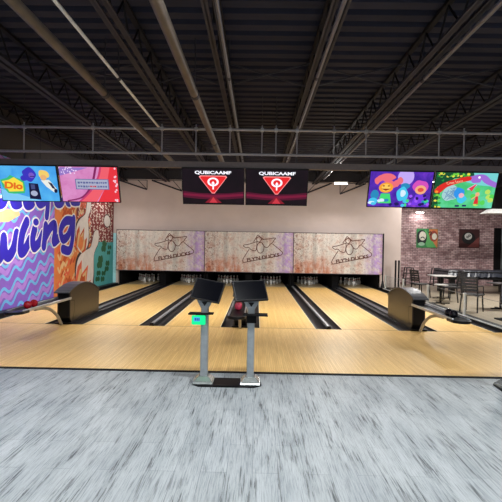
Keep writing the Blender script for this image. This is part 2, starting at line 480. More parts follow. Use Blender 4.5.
# ---------------------------------------------------------------- screens
def E(name, c, e=1.0): return mat('screen ' + name, c, .3, emit=e)
def emis_noise(name, stops, scale, e=1.0, stretch=(1, 1, 1)):
    n = NT(name, .4, .08); f = n.noise(n.map(stretch), scale, 4, .6, .4)
    col = n.ramp(f, stops); n.b.inputs['Base Color'].default_value = (.01, .01, .01, 1)
    n.nt.links.new(col, n.b.inputs['Emission Color']); n.b.inputs['Emission Strength'].default_value = e
    return n.m
TW, TH, TILT = 1.235, .74, radians(21)
def tv(Xc, label, draw, group=None, w=TW):
    yb, zb = 9.22, 2.382
    t = thing('television', (Xc, yb, zb), label, 'television', group)
    V = Vector((0, -sin(TILT), cos(TILT))); U = Vector((1, 0, 0)); N = U.cross(V)   # N faces the camera
    c0 = V*(TH/2)
    MB().slab(c0-N*.03, U*(w/2-.004), V*(TH/2), N*.028).build('bezel', BLACK, t, bevel=.006)
    mb = MB(); pn = Pen(mb, c0-U*(w/2-.018)-V*(TH/2-.02)+N*.001, U*(w-.036), V*(TH-.04))
    pn.N = N; pn.clip = (0, 1, 0, 1)
    draw(pn); mb.build('screen', None, t)
    b = MB(); b.slab(c0-N*.08, U*.22, V*.16, N*.02)
    b.tube([c0-N*.09+U*.0, Vector((0, .045-(yb-9.0)+0, 3.07-zb))], .022, n=8)
    b.build('mount', STEEL, t)
    return t
bgq = emis_noise('screen dark maroon glow', [(.3, (12, 9, 17)), (.7, (26, 13, 26))], 3, 1)
def stretch_disc(pn, c, r, m, lay, ry=None, a=0):
    pn.disc(c, r*.6, m, lay, ry=(ry or r), a=a)
def draw_q(pn):
    pn.rect(0, 1, 0, 1, bgq, 0)
    pn.poly([(0, .18), (.25, .14), (.5, .12), (.75, .14), (1, .18), (1, .36), (.75, .31), (.5, .30), (.25, .31), (0, .36)], E('maroon', (88, 18, 48), .9), 1)
    pn.poly([(0, .24), (.5, .17), (1, .24), (1, .30), (.5, .25), (0, .30)], E('maroon light', (128, 26, 62), .9), 2)
    A = TH/TW
    wt, rd = E('white', (240, 240, 250), 1.2), E('red', (226, 36, 40), 1.1); pk = E('pink outline', (250, 150, 150), 1.1)
    def tri(s, m, lay, cy=.56):
        pn.poly([(.5-.215*s, cy+.20*s), (.5-.195*s, cy+.235*s), (.5+.195*s, cy+.235*s), (.5+.215*s, cy+.20*s), (.5+.02*s, cy-.24*s), (.5-.02*s, cy-.24*s)], m, lay)
    tri(1.08, pk, 3); tri(.98, rd, 4)
    ring = [(.5+.092*cos(t), .635+.125*sin(t)) for t in [2*pi*k/28 for k in range(29)]]
    inner = [(.5+.060*cos(t), .635+.080*sin(t)) for t in [2*pi*k/28 for k in range(29)]]
    for k in range(28): pn.poly([ring[k], ring[k+1], inner[k+1], inner[k]], wt, 6)
    pn.rect(.488, .512, .42, .62, wt, 6)
    pn.poly([(.47, .585), (.53, .585), (.5, .66)], wt, 6)
    pn.poly([(.5, .24), (.36, .03), (.64, .03)], E('red reflection', (150, 30, 50), .8), 3)
    pn.poly([(.5, .20), (.43, .03), (.57, .03)], E('red reflection bright', (214, 60, 74), .9), 4)
    pn.text('QUBICAAMF', (.5, .895), .12, wt, 6, sx=.88, off=.0045)
def blob(pn, c, r, m, lay, n=9, j=.25, seed=0, ry=None):
    R = random.Random(seed); ry = ry or r
    pn.poly([(c[0]+r*(1-j*R.random())*cos(2*pi*k/n), c[1]+ry*(1-j*R.random())*sin(2*pi*k/n)) for k in range(n)], m, lay, smooth=True)
def draw_blue(pn):
    pn.rect(0, 1, 0, 1, emis_noise('screen sky blue', [(.3, (60, 150, 232)), (.7, (90, 186, 244))], 4, 1), 0)
    for k in range(5): pn.poly([(0, .02+.02*k), (.2+.1*k, 0), (.28+.1*k, 0), (0, .10+.06*k)], E('pale blue', (130, 205, 248)), 1)
    g = E('badge green', (60, 190, 120)); yl = E('badge yellow', (250, 224, 70)); og = E('badge orange', (232, 110, 36))
    pn.poly([(.02, .60), (.14, .66), (.20, .74), (.30, .66), (.42, .60), (.43, .34), (.40, .22), (.22, .20), (.12, .22), (.04, .40)], g, 2)
    pn.poly([(.04, .56), (.16, .60), (.26, .68), (.40, .52), (.39, .28), (.14, .26), (.10, .40)], yl, 3)
    pn.text('Dio', (.23, .43), .26, og, 4, sx=.8, off=.012, ang=-.1)
    pu = E('indigo', (60, 54, 190)); dk = E('dark', (20, 22, 60)); sk = E('skin', (236, 180, 120))
    blob(pn, (.53, .76), .13, pu, 3, seed=3, ry=.22); blob(pn, (.44, .66), .08, pu, 3, seed=4, ry=.1)
    pn.disc((.57, .74), .05, E('violet face', (120, 90, 200)), 4, ry=.08); pn.rect(.54, .62, .70, .72, dk, 5)
    pn.poly([(.50, .52), (.66, .50), (.68, .04), (.48, .06)], dk, 3); pn.disc((.57, .22), .06, E('grey disc', (170, 180, 210)), 4, ry=.08)
    pn.rect(.53, .60, .34, .48, E('slate', (70, 80, 130)), 4)
    blob(pn, (.78, .78), .11, E('blond', (244, 208, 110)), 3, seed=5, ry=.14); pn.disc((.77, .68), .055, sk, 4, ry=.08)
    pn.poly([(.72, .60), (.86, .62), (.98, .34), (.92, .26), (.80, .42)], E('white cloth', (236, 236, 230)), 3)
    pn.poly([(.84, .56), (.90, .52), (.96, .34), (.90, .38)], dk, 4); blob(pn, (.955, .30), .035, dk, 5, seed=2, ry=.07)
def draw_pink(pn):
    pn.rect(0, 1, 0, 1, emis_noise('screen pink', [(.3, (206, 120, 180)), (.7, (222, 150, 204))], 5, 1), 0)
    pn.poly([(.62, 0), (.80, .5), (.86, 1), (1, 1), (1, 0)], E('scarlet', (232, 52, 64)), 1)
    pn.poly([(.30, 0), (.56, .36), (.74, 1), (.88, 1), (.80, .5), (.60, 0)], E('salmon', (240, 96, 110)), 1)
    pn.stroke([(.10, .02), (.36, .14), (.54, .5), (.64, 1)], .04, E('dark plum', (132, 36, 96)), 2)
    pn.stroke([(.30, .0), (.50, .3), (.66, .7), (.72, 1)], .035, E('rose', (200, 60, 110)), 2)
    pn.poly([(0, .98), (.5, .98), (.3, .88), (0, .74)], E('lavender', (150, 120, 200)), 2)
    R = random.Random(3)
    for k in range(26): pn.disc((R.random()*.3, .8+.2*R.random()), .012, E('speck', (236, 214, 246)), 3, ry=.02, n=6)
    pn.rect(.26, .84, .36, .66, E('grey plate edge', (96, 110, 160)), 4); pn.rect(.275, .825, .38, .64, E('grey plate', (172, 176, 200)), 5)
    for row, y_ in enumerate((.56, .45)):
        x = .30
        while x < .80:
            w_ = .012+.03*R.random(); pn.rect(x, min(x+w_, .81), y_-.022-.012*R.random(), y_+.022, E('slate ink', (92, 98, 150)) if (x < .48 or x > .62 or row == 0) else E('red ink', (200, 40, 60)), 6); x += w_+.012
    for k in range(14): pn.disc((.93+.05*R.random(), R.random()), .018, E('pale petal', (246, 200, 214)), 2, ry=.03, n=7)
def draw_halloween(pn):
    pn.rect(0, 1, 0, 1, emis_noise('screen violet night', [(.3, (54, 30, 150)), (.55, (96, 48, 190)), (.75, (150, 70, 214))], 5, 1), 0)
    pn.disc((.57, .86), .13, E('moon', (196, 170, 248)), 1, ry=.24)
    cy = E('cyan', (70, 200, 240)); te = E('teal', (40, 140, 190)); pkk = E('coral hair', (240, 112, 124)); og = E('pumpkin', (250, 160, 50)); oy = E('pumpkin light', (255, 206, 96))
    gr = E('lime', (70, 220, 120)); nv = E('navy', (30, 24, 96)); wh = E('frost', (214, 240, 255))
    R = random.Random(5)
    for k in range(9):
        blob(pn, (.12+.045*k, .74+.10*sin(k*.8)), .055, pkk, 2, seed=k, ry=.11)
    blob(pn, (.28, .84), .15, pkk, 2, seed=11, ry=.13)
    pn.disc((.27, .55), .115, og, 3, ry=.15); pn.disc((.27, .55), .07, oy, 4, ry=.11)
    pn.poly([(.19, .52), (.35, .52), (.27, .46)], E('brown grin', (150, 60, 20)), 5); pn.disc((.23, .6), .018, E('brown grin', (150, 60, 20)), 5); pn.disc((.31, .6), .018, E('brown grin', (150, 60, 20)), 5)
    pn.poly([(.20, .38), (.34, .38), (.38, .10), (.16, .10)], gr, 3); blob(pn, (.10, .35), .07, te, 3, seed=21, ry=.16); blob(pn, (.08, .16), .09, cy, 4, seed=22, ry=.1)
    blob(pn, (.54, .36), .10, cy, 3, seed=31, ry=.24); blob(pn, (.55, .40), .05, wh, 4, seed=32, ry=.11); blob(pn, (.58, .60), .09, te, 2, seed=37, ry=.1)
    for k in range(16): blob(pn, (.03+.94*R.random(), .04+.16*R.random()), .025+.04*R.random(), [cy, te, wh, gr, nv][k % 5], 4+k % 2, seed=40+k, ry=.05)
    blob(pn, (.82, .60), .15, E('magenta hair', (214, 80, 190)), 2, seed=33, ry=.20)
    pn.disc((.83, .50), .09, E('peach', (246, 176, 130)), 3, ry=.13); pn.disc((.83, .50), .05, E('red cheek', (226, 84, 70)), 4, ry=.06)
    pn.poly([(.76, .36), (.92, .36), (.97, .06), (.70, .06)], E('violet dress', (120, 60, 230)), 3)
    for k in range(10): blob(pn, (.68+.3*R.random(), .08+.3*R.random()), .03, [nv, E('violet bright', (160, 90, 250))][k % 2], 5, seed=60+k, ry=.05)
def draw_green(pn):
    pn.rect(0, 1, 0, 1, emis_noise('screen meadow', [(.3, (60, 190, 110)), (.5, (90, 210, 140)), (.7, (110, 220, 190))], 3, 1), 0)
    pn.poly([(.45, 1), (1, 1), (1, .62), (.7, .66), (.5, .74)], E('aqua sky', (120, 214, 214)), 1)
    R = random.Random(8); lf = [E('leaf', (30, 150, 60)), E('leaf light', (120, 214, 70)), E('leaf dark', (20, 80, 50)), E('yellow leaf', (240, 226, 80))]
    pn.poly([(0, .0), (.10, .0), (.08, .3), (.14, .6), (.3, .84), (.62, .9), (.6, 1), (0, 1)], E('leaf dark', (20, 80, 50)), 1.5, smooth=False)
    for k in range(60):
        a = R.random(); p_ = (a*.55, .88+.10*R.random()) if k % 2 else (.02+.10*R.random(), R.random())
        blob(pn, p_, .018+.02*R.random(), lf[(k//2) % 4], 2+k*.02, seed=k, ry=.035)
    blob(pn, (.28, .42), .16, E('mist', (170, 210, 214)), 1.6, seed=90, ry=.26)
    for k in range(22): pn.stroke([(.14+.28*R.random(), .2+.4*R.random())]*1+[(.2+.2*R.random(), .25+.35*R.random())], .012, E('mist line', (110, 150, 190)), 3.3, smooth=False)
    pn.stroke([(.06, .48), (.16, .64), (.34, .76), (.52, .84)], .13, E('ribbon red', (222, 44, 40)), 4)
    pn.stroke([(.04, .44), (.06, .58)], .05, E('ribbon orange', (244, 150, 50)), 4)
    pn.text('Crazy Sauce', (.31, .735), .10, E('ribbon letters', (255, 210, 170)), 6, sx=.55, ang=.33)
    pv = E('lilac', (160, 110, 214)); pn.stroke([(.58, .84), (.74, .90), (.86, .76), (1.0, .66)], .13, pv, 3)
    blob(pn, (.66, .82), .10, pv, 4, seed=70, ry=.12); pn.poly([(.56, .56), (.68, .70), (.62, .48)], E('tongue', (230, 60, 80)), 4); pn.stroke([(.56, .54), (.66, .66)], .05, E('jaw', (220, 190, 230)), 3)
    pn.disc((.70, .88), .02, E('white', (240, 240, 250)), 5, ry=.035)
    bl = E('azure', (50, 150, 236)); blob(pn, (.42, .42), .09, bl, 4, seed=71, ry=.20); blob(pn, (.47, .26), .09, E('cyan', (70, 200, 240)), 4, seed=72, ry=.14)
    blob(pn, (.46, .36), .05, E('blush', (236, 180, 200)), 5, seed=73, ry=.08); pn.rect(.38, .45, .03, .08, E('navy', (30, 24, 96)), 5); pn.rect(.5, .57, .04, .09, E('navy', (30, 24, 96)), 5)
    pn.poly([(.68, .12), (.76, .12), (.74, .34), (.70, .34)], E('red dress', (222, 50, 56)), 4); pn.disc((.72, .40), .035, E('peach', (246, 190, 150)), 5, ry=.06); pn.stroke([(.64, .26), (.70, .34)], .02, E('peach', (246, 190, 150)), 5)
    for k in range(9): blob(pn, (.56+.42*R.random(), .1+.45*R.random()), .05, [E('lawn', (90, 214, 90)), E('lawn yellow', (190, 226, 100))][k % 2], 1, seed=80+k, ry=.08)
tv(-4.54, 'wall-end television showing blue cartoon screen with a yellow badge, leftmost of all', draw_blue, w=1.19)
tv(-3.33, 'television showing pink and red screen with a grey plate, over the mural', draw_pink, w=1.18)
tv(-.877, 'left of the two centre televisions showing a red triangle Q logo', draw_q)
tv(.376, 'right of the two centre televisions showing a red triangle Q logo', draw_q)
tv(2.80, 'television showing purple night scene with moon and orange pumpkin faces', draw_halloween, w=1.25)
tv(4.06, 'rightmost television showing green meadow scene with red ribbon banner', draw_green, w=1.22)

# ---------------------------------------------------------------- mural on the left wall
P0 = at(0, 312, X=XL+.02)
mu = MB(); MX = XL+.03
YM0 = 7.0; YM1 = YW-.052; ZM0, ZM1 = .05, 3.45
mu.box(XL, MX, YM0, YM1, ZM0, ZM1, mat('mural board edge', (120, 110, 150), .7))
def mpaint(name, c, ns=.06): return mat('mural ' + name, c, .6, noise=ns, scale=6, spec=.3)
pen = Pen(mu, (MX, 0, 0), (0, 1, 0), (0, 0, 1)); pen.clip = (YM0, YM1, ZM0, ZM1)
def W(x, y):
    p = at(x, y, X=MX); return (p.y, p.z)
purple = mpaint('purple', (138, 98, 204)); cyan = mpaint('cyan', (110, 186, 236)); blue = mpaint('royal blue', (46, 34, 178)); whi = mpaint('white', (236, 232, 232))
orange = mpaint('orange', (226, 130, 70)); dorg = mpaint('deep orange', (196, 84, 40)); tan_ = mpaint('tan', (226, 192, 140)); maroon = mpaint('maroon', (128, 42, 44)); cream = mpaint('cream', (226, 214, 204))
teal = mpaint('teal', (84, 176, 180)); dgr = mpaint('dark green', (34, 96, 60)); greyw = mpaint('pin grey', (228, 222, 218)); coral = mpaint('coral', (232, 106, 76)); shade = mpaint('pin line', (60, 44, 50)); lil_ = mpaint('lilac', (176, 130, 222))
def cutY(x, z): return at(x, z, X=MX).y
ys = cutY(54, 260); ym = cutY(78, 240); yt = cutY(92, 240)
pen.rect(YM0, ys, ZM0, ZM1, purple, 1)
pen.rect(ys, yt, ZM0, ZM1, orange, 1)
pen.rect(cutY(76, 240), YM1, 1.55, ZM1, maroon, 1.5)
pen.rect(yt, YM1, ZM0, 1.62, teal, 2)
# lilac broad bands and cyan waves rising to the right
for k in range(24):
    z0 = -1.8+.31*k; pts = []; yy = YM0
    while yy < ys+.1:
        pts.append((yy, z0+.32*(yy-YM0)+.085*sin(yy*11.0+k*.9))); yy += .09
    pts = [q for q in pts if ZM0-.1 < q[1] < ZM1+.1 and q[0] <= ys+.06]
    if len(pts) > 3:
        pen.clip = (YM0, ys, ZM0, ZM1)
        if k % 2 == 0: pen.stroke([(a, b-.14) for a, b in pts], .12, lil_, 2)
        pen.stroke(pts, .07, cyan, 3)
pen.clip = (YM0, YM1, ZM0, ZM1)
pen.poly([W(-40, 207), W(0, 209), (W(18, 209)), W(20, 215), W(8, 222), W(-4, 222), W(-40, 226)], tan_, 4)
# orange field squiggles
R = random.Random(12)
for k in range(130):
    yy = ys+.15+(ym-ys+.6)*R.random(); zz = .25+2.9*R.random()
    pen.stroke([(yy, zz), (yy+.12, zz+.12*R.choice((-1, 1))), (yy+.22, zz+.05), (yy+.34, zz+.16)], .085, [dorg, coral, tan_][k % 3], 3+.1*(k % 3))
# maroon field with cream squiggles
for i in range(13):
    for j in range(16):
        yy = cutY(77, 240)+.1+.32*i+.1*R.random(); zz = 1.66+.115*j+.05*R.random()
        if yy > YM1-.1: continue
        a = R.random()*2*pi; d = .13; b_ = a+1.5
        pen.stroke([(yy-d*cos(a), zz-.06*sin(a)), (yy, zz), (yy+d*cos(b_), zz+.06*sin(b_))], .042, cream, 3)
# teal field with green splashes
for (x, y, s) in ((104, 246, 1), (100, 262, 1.1), (107, 266, .9), (103, 276, .8), (109, 250, .7), (98, 276, .8)):
    c0 = W(x, y)
    for q in range(4): blob(pen, (c0[0]+.10*q-.15, c0[1]+.10*((q % 2)*2-1)), .17*s, dgr, 3, seed=int(x)+q, ry=.13*s)
# flaming pins
def pin_art(top, belly, bot, wid, fl):
    (a, b), (c_, d), (e, f) = W(*top), W(*belly), W(*bot)
    ax = Vector((e-a, f-b)); L = ax.length; ax.normalize(); px = Vector((-ax.y, ax.x))
    prof = [(0, .05), (.06, .26), (.14, .34), (.26, .26), (.36, .30), (.55, .8), (.72, 1), (.88, .8), (1, .35)]
    def outl(s): return [Vector((a, b))+ax*L*t+px*wid*w_*s for t, w_ in prof]+[Vector((a, b))+ax*L*t-px*wid*w_*s for t, w_ in prof[::-1]]
    pen.poly([tuple(q) for q in outl(1.16)], shade, 4.5, smooth=True); pen.poly([tuple(q) for q in outl(1)], greyw, 5.5, smooth=True)
    for k, cc in enumerate(fl):
        s = .85-.25*k
        base = Vector((a, b))+ax*L*.98
        pts = [base-px*wid*s*.8, base-px*wid*s-ax*L*.2]
        for q in range(5):
            t = -1+.5*q
            pts.append(base+px*wid*s*(t*.8)-ax*L*(.42-.08*k if q % 2 == 0 else .22)*(1-.2*abs(t)))
        pts += [base+px*wid*s-ax*L*.1, base+px*wid*s*.6]
        pen.poly([tuple(q) for q in pts], cc, 6.5+k)
pin_art((90, 200), (84, 236), (79, 250), .56, [dorg, tan_, orange])
pin_art((98, 231), (88, 268), (79, 294), .80, [coral, tan_, dorg])
blob(pen, W(107, 221), .42, shade, 4.5, seed=5, j=.05, ry=.26); blob(pen, W(107, 221), .37, greyw, 5.5, seed=5, j=.05, ry=.22)
# script lettering  (photo positions on the wall)
def word(strokes, w, wo):
    for k, grp in enumerate(strokes):
        for S in grp: pen.stroke([W(*q) for q in S], wo, whi, 9+k)
        for S in grp: pen.stroke([W(*q) for q in S], w, blue, 9.5+k)
low = [
    [[(-50, 226), (-50, 244), (-48, 266), (-38, 262), (-38, 246), (-48, 244)]], [[(-26, 242), (-30, 252), (-25, 264), (-20, 252), (-26, 242)]],
    [[(-10, 238), (-9, 252), (-5, 260), (1, 254), (3, 240)], [(3, 238), (4, 252), (8, 256), (13, 248), (16, 234)]],
    [[(26, 222), (22, 232), (20, 244), (20, 252), (24, 250), (29, 240)]],
    [[(34, 229), (32, 238), (33, 247), (38, 243), (42, 234)]],
    [[(45, 226), (44, 238), (43, 246)], [(45, 236), (50, 227), (54, 225), (54, 234), (53, 242), (58, 238)]],
    [[(72, 221), (65, 221), (60, 230), (62, 239), (67, 236), (71, 226)], [(73, 219), (72, 236), (69, 250), (62, 249)]],
]
word(low, .27, .35)
pen.disc(W(35, 222), .20, whi, 16.5, ry=.13); pen.disc(W(35, 222), .15, blue, 17, ry=.09)
topw = [
    [[(-38, 180), (-38, 204), (-30, 202), (-30, 192), (-37, 192)]], [[(-22, 190), (-24, 198), (-20, 204), (-15, 197), (-21, 190)]], [[(-8, 188), (-6, 202), (2, 203), (6, 194)]], [[(12, 182), (12, 202), (18, 204), (21, 200)]], [[(24, 190), (25, 204), (31, 204), (34, 197)]],
    [[(46, 190), (39, 189), (36, 197), (39, 204), (45, 200), (47, 192)], [(47, 189), (47, 205), (46, 216)]],
    [[(55, 189), (55, 202), (61, 203), (65, 192)], [(65, 190), (66, 201), (69, 203)]], [[(71, 196), (77, 193), (76, 187), (71, 190), (71, 201), (78, 202)]],
]
word(topw, .24, .33)
o = mu.build('wall_mural', None); tag(o, 'colourful bowling mural with blue script letters and flaming pins on left wall', 'mural')

# ---------------------------------------------------------------- lanes
lane_x = []
for p in (-1, 0, 1):
    c0 = XM+3.4*p
    lane_x += [c0-.37-.54, c0+.37+.54]
ordn = ['against the mural wall, leftmost of six', 'second from the mural wall, right of the left ball return', 'left of centre, behind the left console screen', 'right of centre, behind the right console screen', 'left of the right hand ball return', 'beside the seating area, rightmost of six']
YL1 = 17.9; YD1 = YB-.1
def trough(b, x0, x1, y0, y1):
    n_ = 8; pts = []
    for k in range(n_+1):
        t = pi*k/n_; pts.append(((x0+x1)/2-(x1-x0)/2*cos(t), -.004-.085*sin(t)))
    for a, c_ in zip(pts[:-1], pts[1:]): b.face([(a[0], y0, a[1]), (c_[0], y0, c_[1]), (c_[0], y1, c_[1]), (a[0], y1, a[1])])
    b.face([(p_[0], y0, p_[1]) for p_ in pts]); b.face([(p_[0], y1, p_[1]) for p_ in pts])
GW = .205
for i, x in enumerate(lane_x):
    t = thing('bowling_lane', (x, YF, 0), 'maple bowling lane ' + ordn[i], 'lane', 'six bowling lanes')
    MB().box(-.54, .54, .0, YL1-YF-.03, -.2, .0).build('lane_surface', LANE, t)
    MB().box(-.54, .54, YL1-YF-.03, YL1-YF, -.2, .001).build('pin_deck_line', mat('pale line', (240, 232, 214), .5), t)
    MB().box(-.54, .54, YL1-YF, YD1-YF, -.2, .0).build('pin_deck', DECK, t)
    for s in (-1, 1):
        b = MB(); a, c_ = (.54, .54+GW) if s > 0 else (-.54-GW, -.54); trough(b, a+.002, c_-.002, 0, YL1-YF+1.2)
        b.build('gutter', GUT, t, smooth=True)
        MB().box(*( (.528, .54) if s > 0 else (-.54, -.528)), .0, YL1-YF, .0, .002).build('lane_edge_strip', mat('pale edge strip', (236, 226, 200), .5), t)
    MB().box(-.54, .54, .0, .02, .0, .0015).build('foul_line', mat('worn brown line', (150, 120, 84), .5), t)
# dividers
dn = {1: 'left of centre, without ball return', 3: 'right of centre, without ball return', 0: 'under the left ball return', 2: 'under the middle ball return', 4: 'under the right ball return'}
for k in range(5):
    x = XM+(-3.4, -1.7, 0, 1.7, 3.4)[k]
    if k % 2:
        hw = .25-GW; t = thing('lane_divider', (x, YF, 0), 'narrow black lane divider with silver rail, ' + dn[k], 'divider', 'lane dividers')
        MB().box(-hw, hw, 0, YL1-YF+.1, -.2, .02).build('divider_cap', CAPM, t, bevel=.004)
        MB().box(-.026, .026, .03, YL1-YF-.1, .02, .052).build('rail', SILVER, t, bevel=.006)
        MB().box(-.032, .032, -.01, .05, .02, .058).build('end_block', BLACK, t, bevel=.006)
    else:
        hw = .37-GW; t = thing('lane_divider', (x, YF, 0), 'wide black lane divider ' + dn[k], 'divider', 'lane dividers')
        MB().box(-hw, hw, 0, YL1-YF+.1, -.2, .02).build('divider_cap', CAPM, t, bevel=.004)
        MB().box(-.06, .06, 1.75, YL1-YF-.6, .02, .06).build('track_cover', mat('grey track cover', (48, 49, 54), .4), t, bevel=.01)
        MB().box(-.10, .10, YL1-YF-.6, YL1-YF-.15, .02, .06).build('ball_door', BLACK, t, bevel=.01)
# black gutter end caps at the foul line
for k, x in ((0, -5.392), (1, XK)):
    pass

# pins
def pin_mesh():
    z = .31/.38
    pr = [(.026, 0), (.029, .008), (.043, .05), (.056, .10), (.0585, .13), (.055, .165), (.043, .205), (.031, .235), (.025, .26), (.0235, .275), (.0235, .284), (.025, .30), (.031, .325), (.0325, .343), (.029, .362), (.016, .376), (.003, .38)]
    ms = [PINW]*len(pr); ms[8] = REDS; ms[10] = REDS
    b = MB().lathe([(r*1.05, q*z) for r, q in pr], n=14, m=PINW, ms=ms)
    return b
pm = pin_mesh().build('bowling_pin', None, smooth=True); first = True
pl = ['leftmost lane by the mural', 'second lane from the mural', 'lane behind the left console screen', 'lane behind the right console screen', 'lane left of the right ball return', 'rightmost lane by the seating area']
for i, x in enumerate(lane_x):
    for row in range(4):
        for q in range(row+1):
            o = pm if first else pm.copy()
            if not first: C.objects.link(o)
            first = False
            o.location = (x+(q-row/2)*.265, 19.0+row*.235, 0)
            tag(o, 'white pin racked at the end of the ' + pl[i], 'pin', 'pins on the ' + pl[i])
# pinsetters: black kickbacks, curtain and housing for each pair
for p, lb in ((-1, 'left'), (0, 'middle'), (1, 'right')):
    t = thing('pinsetter', (XM+3.4*p, YW+.15, 0), 'black pinsetter enclosure behind the ' + lb + ' masking panel', 'pinsetter', 'pinsetters')
    for s in (-1, 1):
        x = s*(1.70-.05); MB().box(x-.035, x+.035, .0, 2.3, .002, 1.2).build('side_kickback', DBLACK, t)
    MB().box(-.13, .13, .0, 2.3, .002, 1.2).build('centre_kickback', DBLACK, t)
    MB().box(-1.6, 1.6, 2.3, 2.34, .002, 1.2).build('pit_curtain', DBLACK, t)
    MB().box(-1.66, 1.66, .0, 2.3, 1.2, 1.9).build('housing', BLACK, t)

# masking panels
for p, lb in ((-1, 'leftmost of three, next to the mural'), (0, 'middle of three, below the centre televisions'), (1, 'rightmost of three, near the seating area')):
    cx, cz = XM+3.4*p, 1.334
    t = thing('masking_panel', (cx, YP, cz), 'distressed plaster masking panel with duck logo, ' + lb, 'panel', 'masking panels')
    MB().box(-1.685, 1.685, 0, .05, -.765, .765).build('board', PLASTER, t)
    b = MB()
    b.box(-1.7, 1.7, -.01, .07, .765, .785); b.box(-1.7, 1.7, -.01, .07, -.785, -.765); b.box(-1.7, -1.685, -.01, .07, -.785, .785); b.box(1.685, 1.7, -.01, .07, -.785, .785)
    b.build('frame', mat('dark panel frame', (70, 58, 66), .5), t)
    b = MB(); b.tube([(-1.2, .07, .5), (-1.2, YW-YP, .5)], .02, n=6); b.tube([(1.2, .07, .5), (1.2, YW-YP, .5)], .02, n=6)
    b.build('mount_arm', STEEL, t)
    b = MB(); u = .00540; pn = Pen(b, (.0, -.001, 0), (1, 0, 0), (0, 0, 1)); pn.N = Vector((0, -1, 0))
    def L(x, y): return ((x-150)*u+.50, (175-y)*u+.12)
    lw = .028
    pn.stroke([L(*q) for q in ((58, 178), (38, 210), (15, 252), (20, 270), (40, 268), (160, 243), (275, 217), (293, 203), (288, 188), (225, 138))], lw, INK, 2)
    pn.stroke([L(*q) for q in ((90, 122), (105, 98), (119, 76), (135, 88), (160, 108))], lw, INK, 2)
    pn.stroke([L(*q) for q in ((112, 122), (60, 140), (18, 150), (34, 166), (58, 166), (72, 180), (104, 186), (112, 150), (112, 122))], lw, INK, 2)
    pn.stroke([L(*q) for q in ((146, 106), (190, 102), (242, 95), (232, 112), (222, 128), (206, 140), (190, 160), (172, 160), (150, 136))], lw, INK, 2)
    pn.stroke([L(138+25*cos(a), 165+38*sin(a)) for a in [2*pi*k/14 for k in range(14)]], lw, INK, 2, closed=True)
    pn.stroke([L(126+16*cos(a), 106+18*sin(a)) for a in [2*pi*k/12 for k in range(12)]], lw, INK, 2, closed=True)
    pn.text("FLY'N DUCKS", L(158, 234), .185, INK, 3, ang=radians(10.5), sx=1.12, off=.007)
    b.build('duck_logo', None, t)
# black end post of the last panel
b = MB().box(-.018, .018, -.03, .03, .0, 2.1); b.lathe([(.09, 0), (.09, .03), (.05, .2), (.03, .3)], n=12)
o = b.build('end_post', BLACK); o.location = (XM+5.1+.025, YP+.02, .12); tag(o, 'black post with flared foot at the right end of the masking panels', 'post')
o.location.z = .03
# ---------------------------------------------------------------- ball returns
def ball_return(x, label):
    t = thing('ball_return', (x, YF, .02), label, 'ball return', 'ball returns')
    hw = .125; L_ = 1.62
    prof = [(0, .62), (.15, .66), (.35, .70), (.6, .725), (.8, .725), (1.0, .70), (1.25, .64), (1.45, .57), (L_, .50)]
    body = [(L_, 0), (.06, 0)]+[(.0, .1)]+[(a, b_) for a, b_ in prof]
    MB().prism(body, 'x', -hw+.02, hw-.02).build('hood', BLACK, t, bevel=.008)
    for s in (-1, 1):
        b = MB(); xx = s*(hw-.02); b.prism(body, 'x', min(xx, xx+s*.02), max(xx, xx+s*.02)); b.build('side_panel', HOODM, t, bevel=.006)
        b = MB(); e = xx+s*.021
        pn = Pen(b, (e, 0, 0), (0, 1, 0), (0, 0, 1)); pn.N = Vector((s, 0, 0))
        pn.stroke([(.13, .06), (.20, .22), (.20, .42), (.05, .44)], .022, BLACK, 1, smooth=False)
        b.build('groove_mark', None, t)
    top = [(-.12, .60)]+[(a, b_+.022) for a, b_ in prof]; bot = [(a, b_+.0) for a, b_ in prof][::-1]+[(-.12, .58)]
    MB().prism(top+bot, 'x', -hw-.02, hw+.02).build('top_cover', HOODT, t, bevel=.005)
    MB().box(-.16, .16, -.05, L_+.1, -.0, .014).build('base_plate', BLACK, t)
    # rack towards the bowlers
    r = MB()
    for s in (-1, 1): r.box(s*.12-.012, s*.12+.012, -1.80, .05, .455, .50)
    r.build('rack_rail', SILVER, t, bevel=.005)
    r = MB(); r.box(-.108, .108, -1.80, -.0, .455, .466)
    r.build('rack_tray', BLACK, t)
    pts = [(.0, -2.05+0, 0)]
    poly = [(-.145, -1.62)]+[(-.145*cos(a), -1.80-.15*sin(a)) for a in [pi*k/10 for k in range(11)]]+[(.145, -1.62)]
    MB().prism(poly, 'z', .44, .482).build('end_stop', BLACK, t, bevel=.006)
    r = MB()
    pts = [(0, -1.15, .422), (0, -.85, .40), (0, -.55, .33), (0, -.28, .18), (0, -.12, .02), (0, -.1, -.0)]
    pts = [(0, q.y, q.z) for q in catmull(pts)]
    r.tube(pts, .028, n=10); r.build('curved_leg', mat('satin leg metal', (168, 166, 158), .35, .5), t, smooth=True)
    return t
ball_return(XM-3.4, 'black ball return with arched hood in front of the mural')
ball_return(XM, 'black ball return half hidden behind the scoring console')
ball_return(XM+3.4, 'bronze sided ball return with arched hood near the seating area')
BR = .0635
def ball(x, y, m, label):
    b = MB(); n_ = 12
    pr = [(max(.0005, BR*sin(pi*k/n_)), BR-BR*cos(pi*k/n_)) for k in range(n_+1)]
    b.lathe(pr, n=20, m=m); o = b.build('duckpin_ball', m, smooth=True); o.location = (x, y, .5065-.02)
    tag(o, label, 'ball', 'balls on the racks')
zt = 0
ball(XM-3.4-.0, YF-1.40, REDB, 'red ball at the outer end of the left rack')
ball(XM-3.4+.0, YF-1.19, REDB, 'red ball next behind the end one on the left rack')
ball(XM+.0, YF-1.10, PINKB, 'pink ball on the middle rack, nearer to the camera')
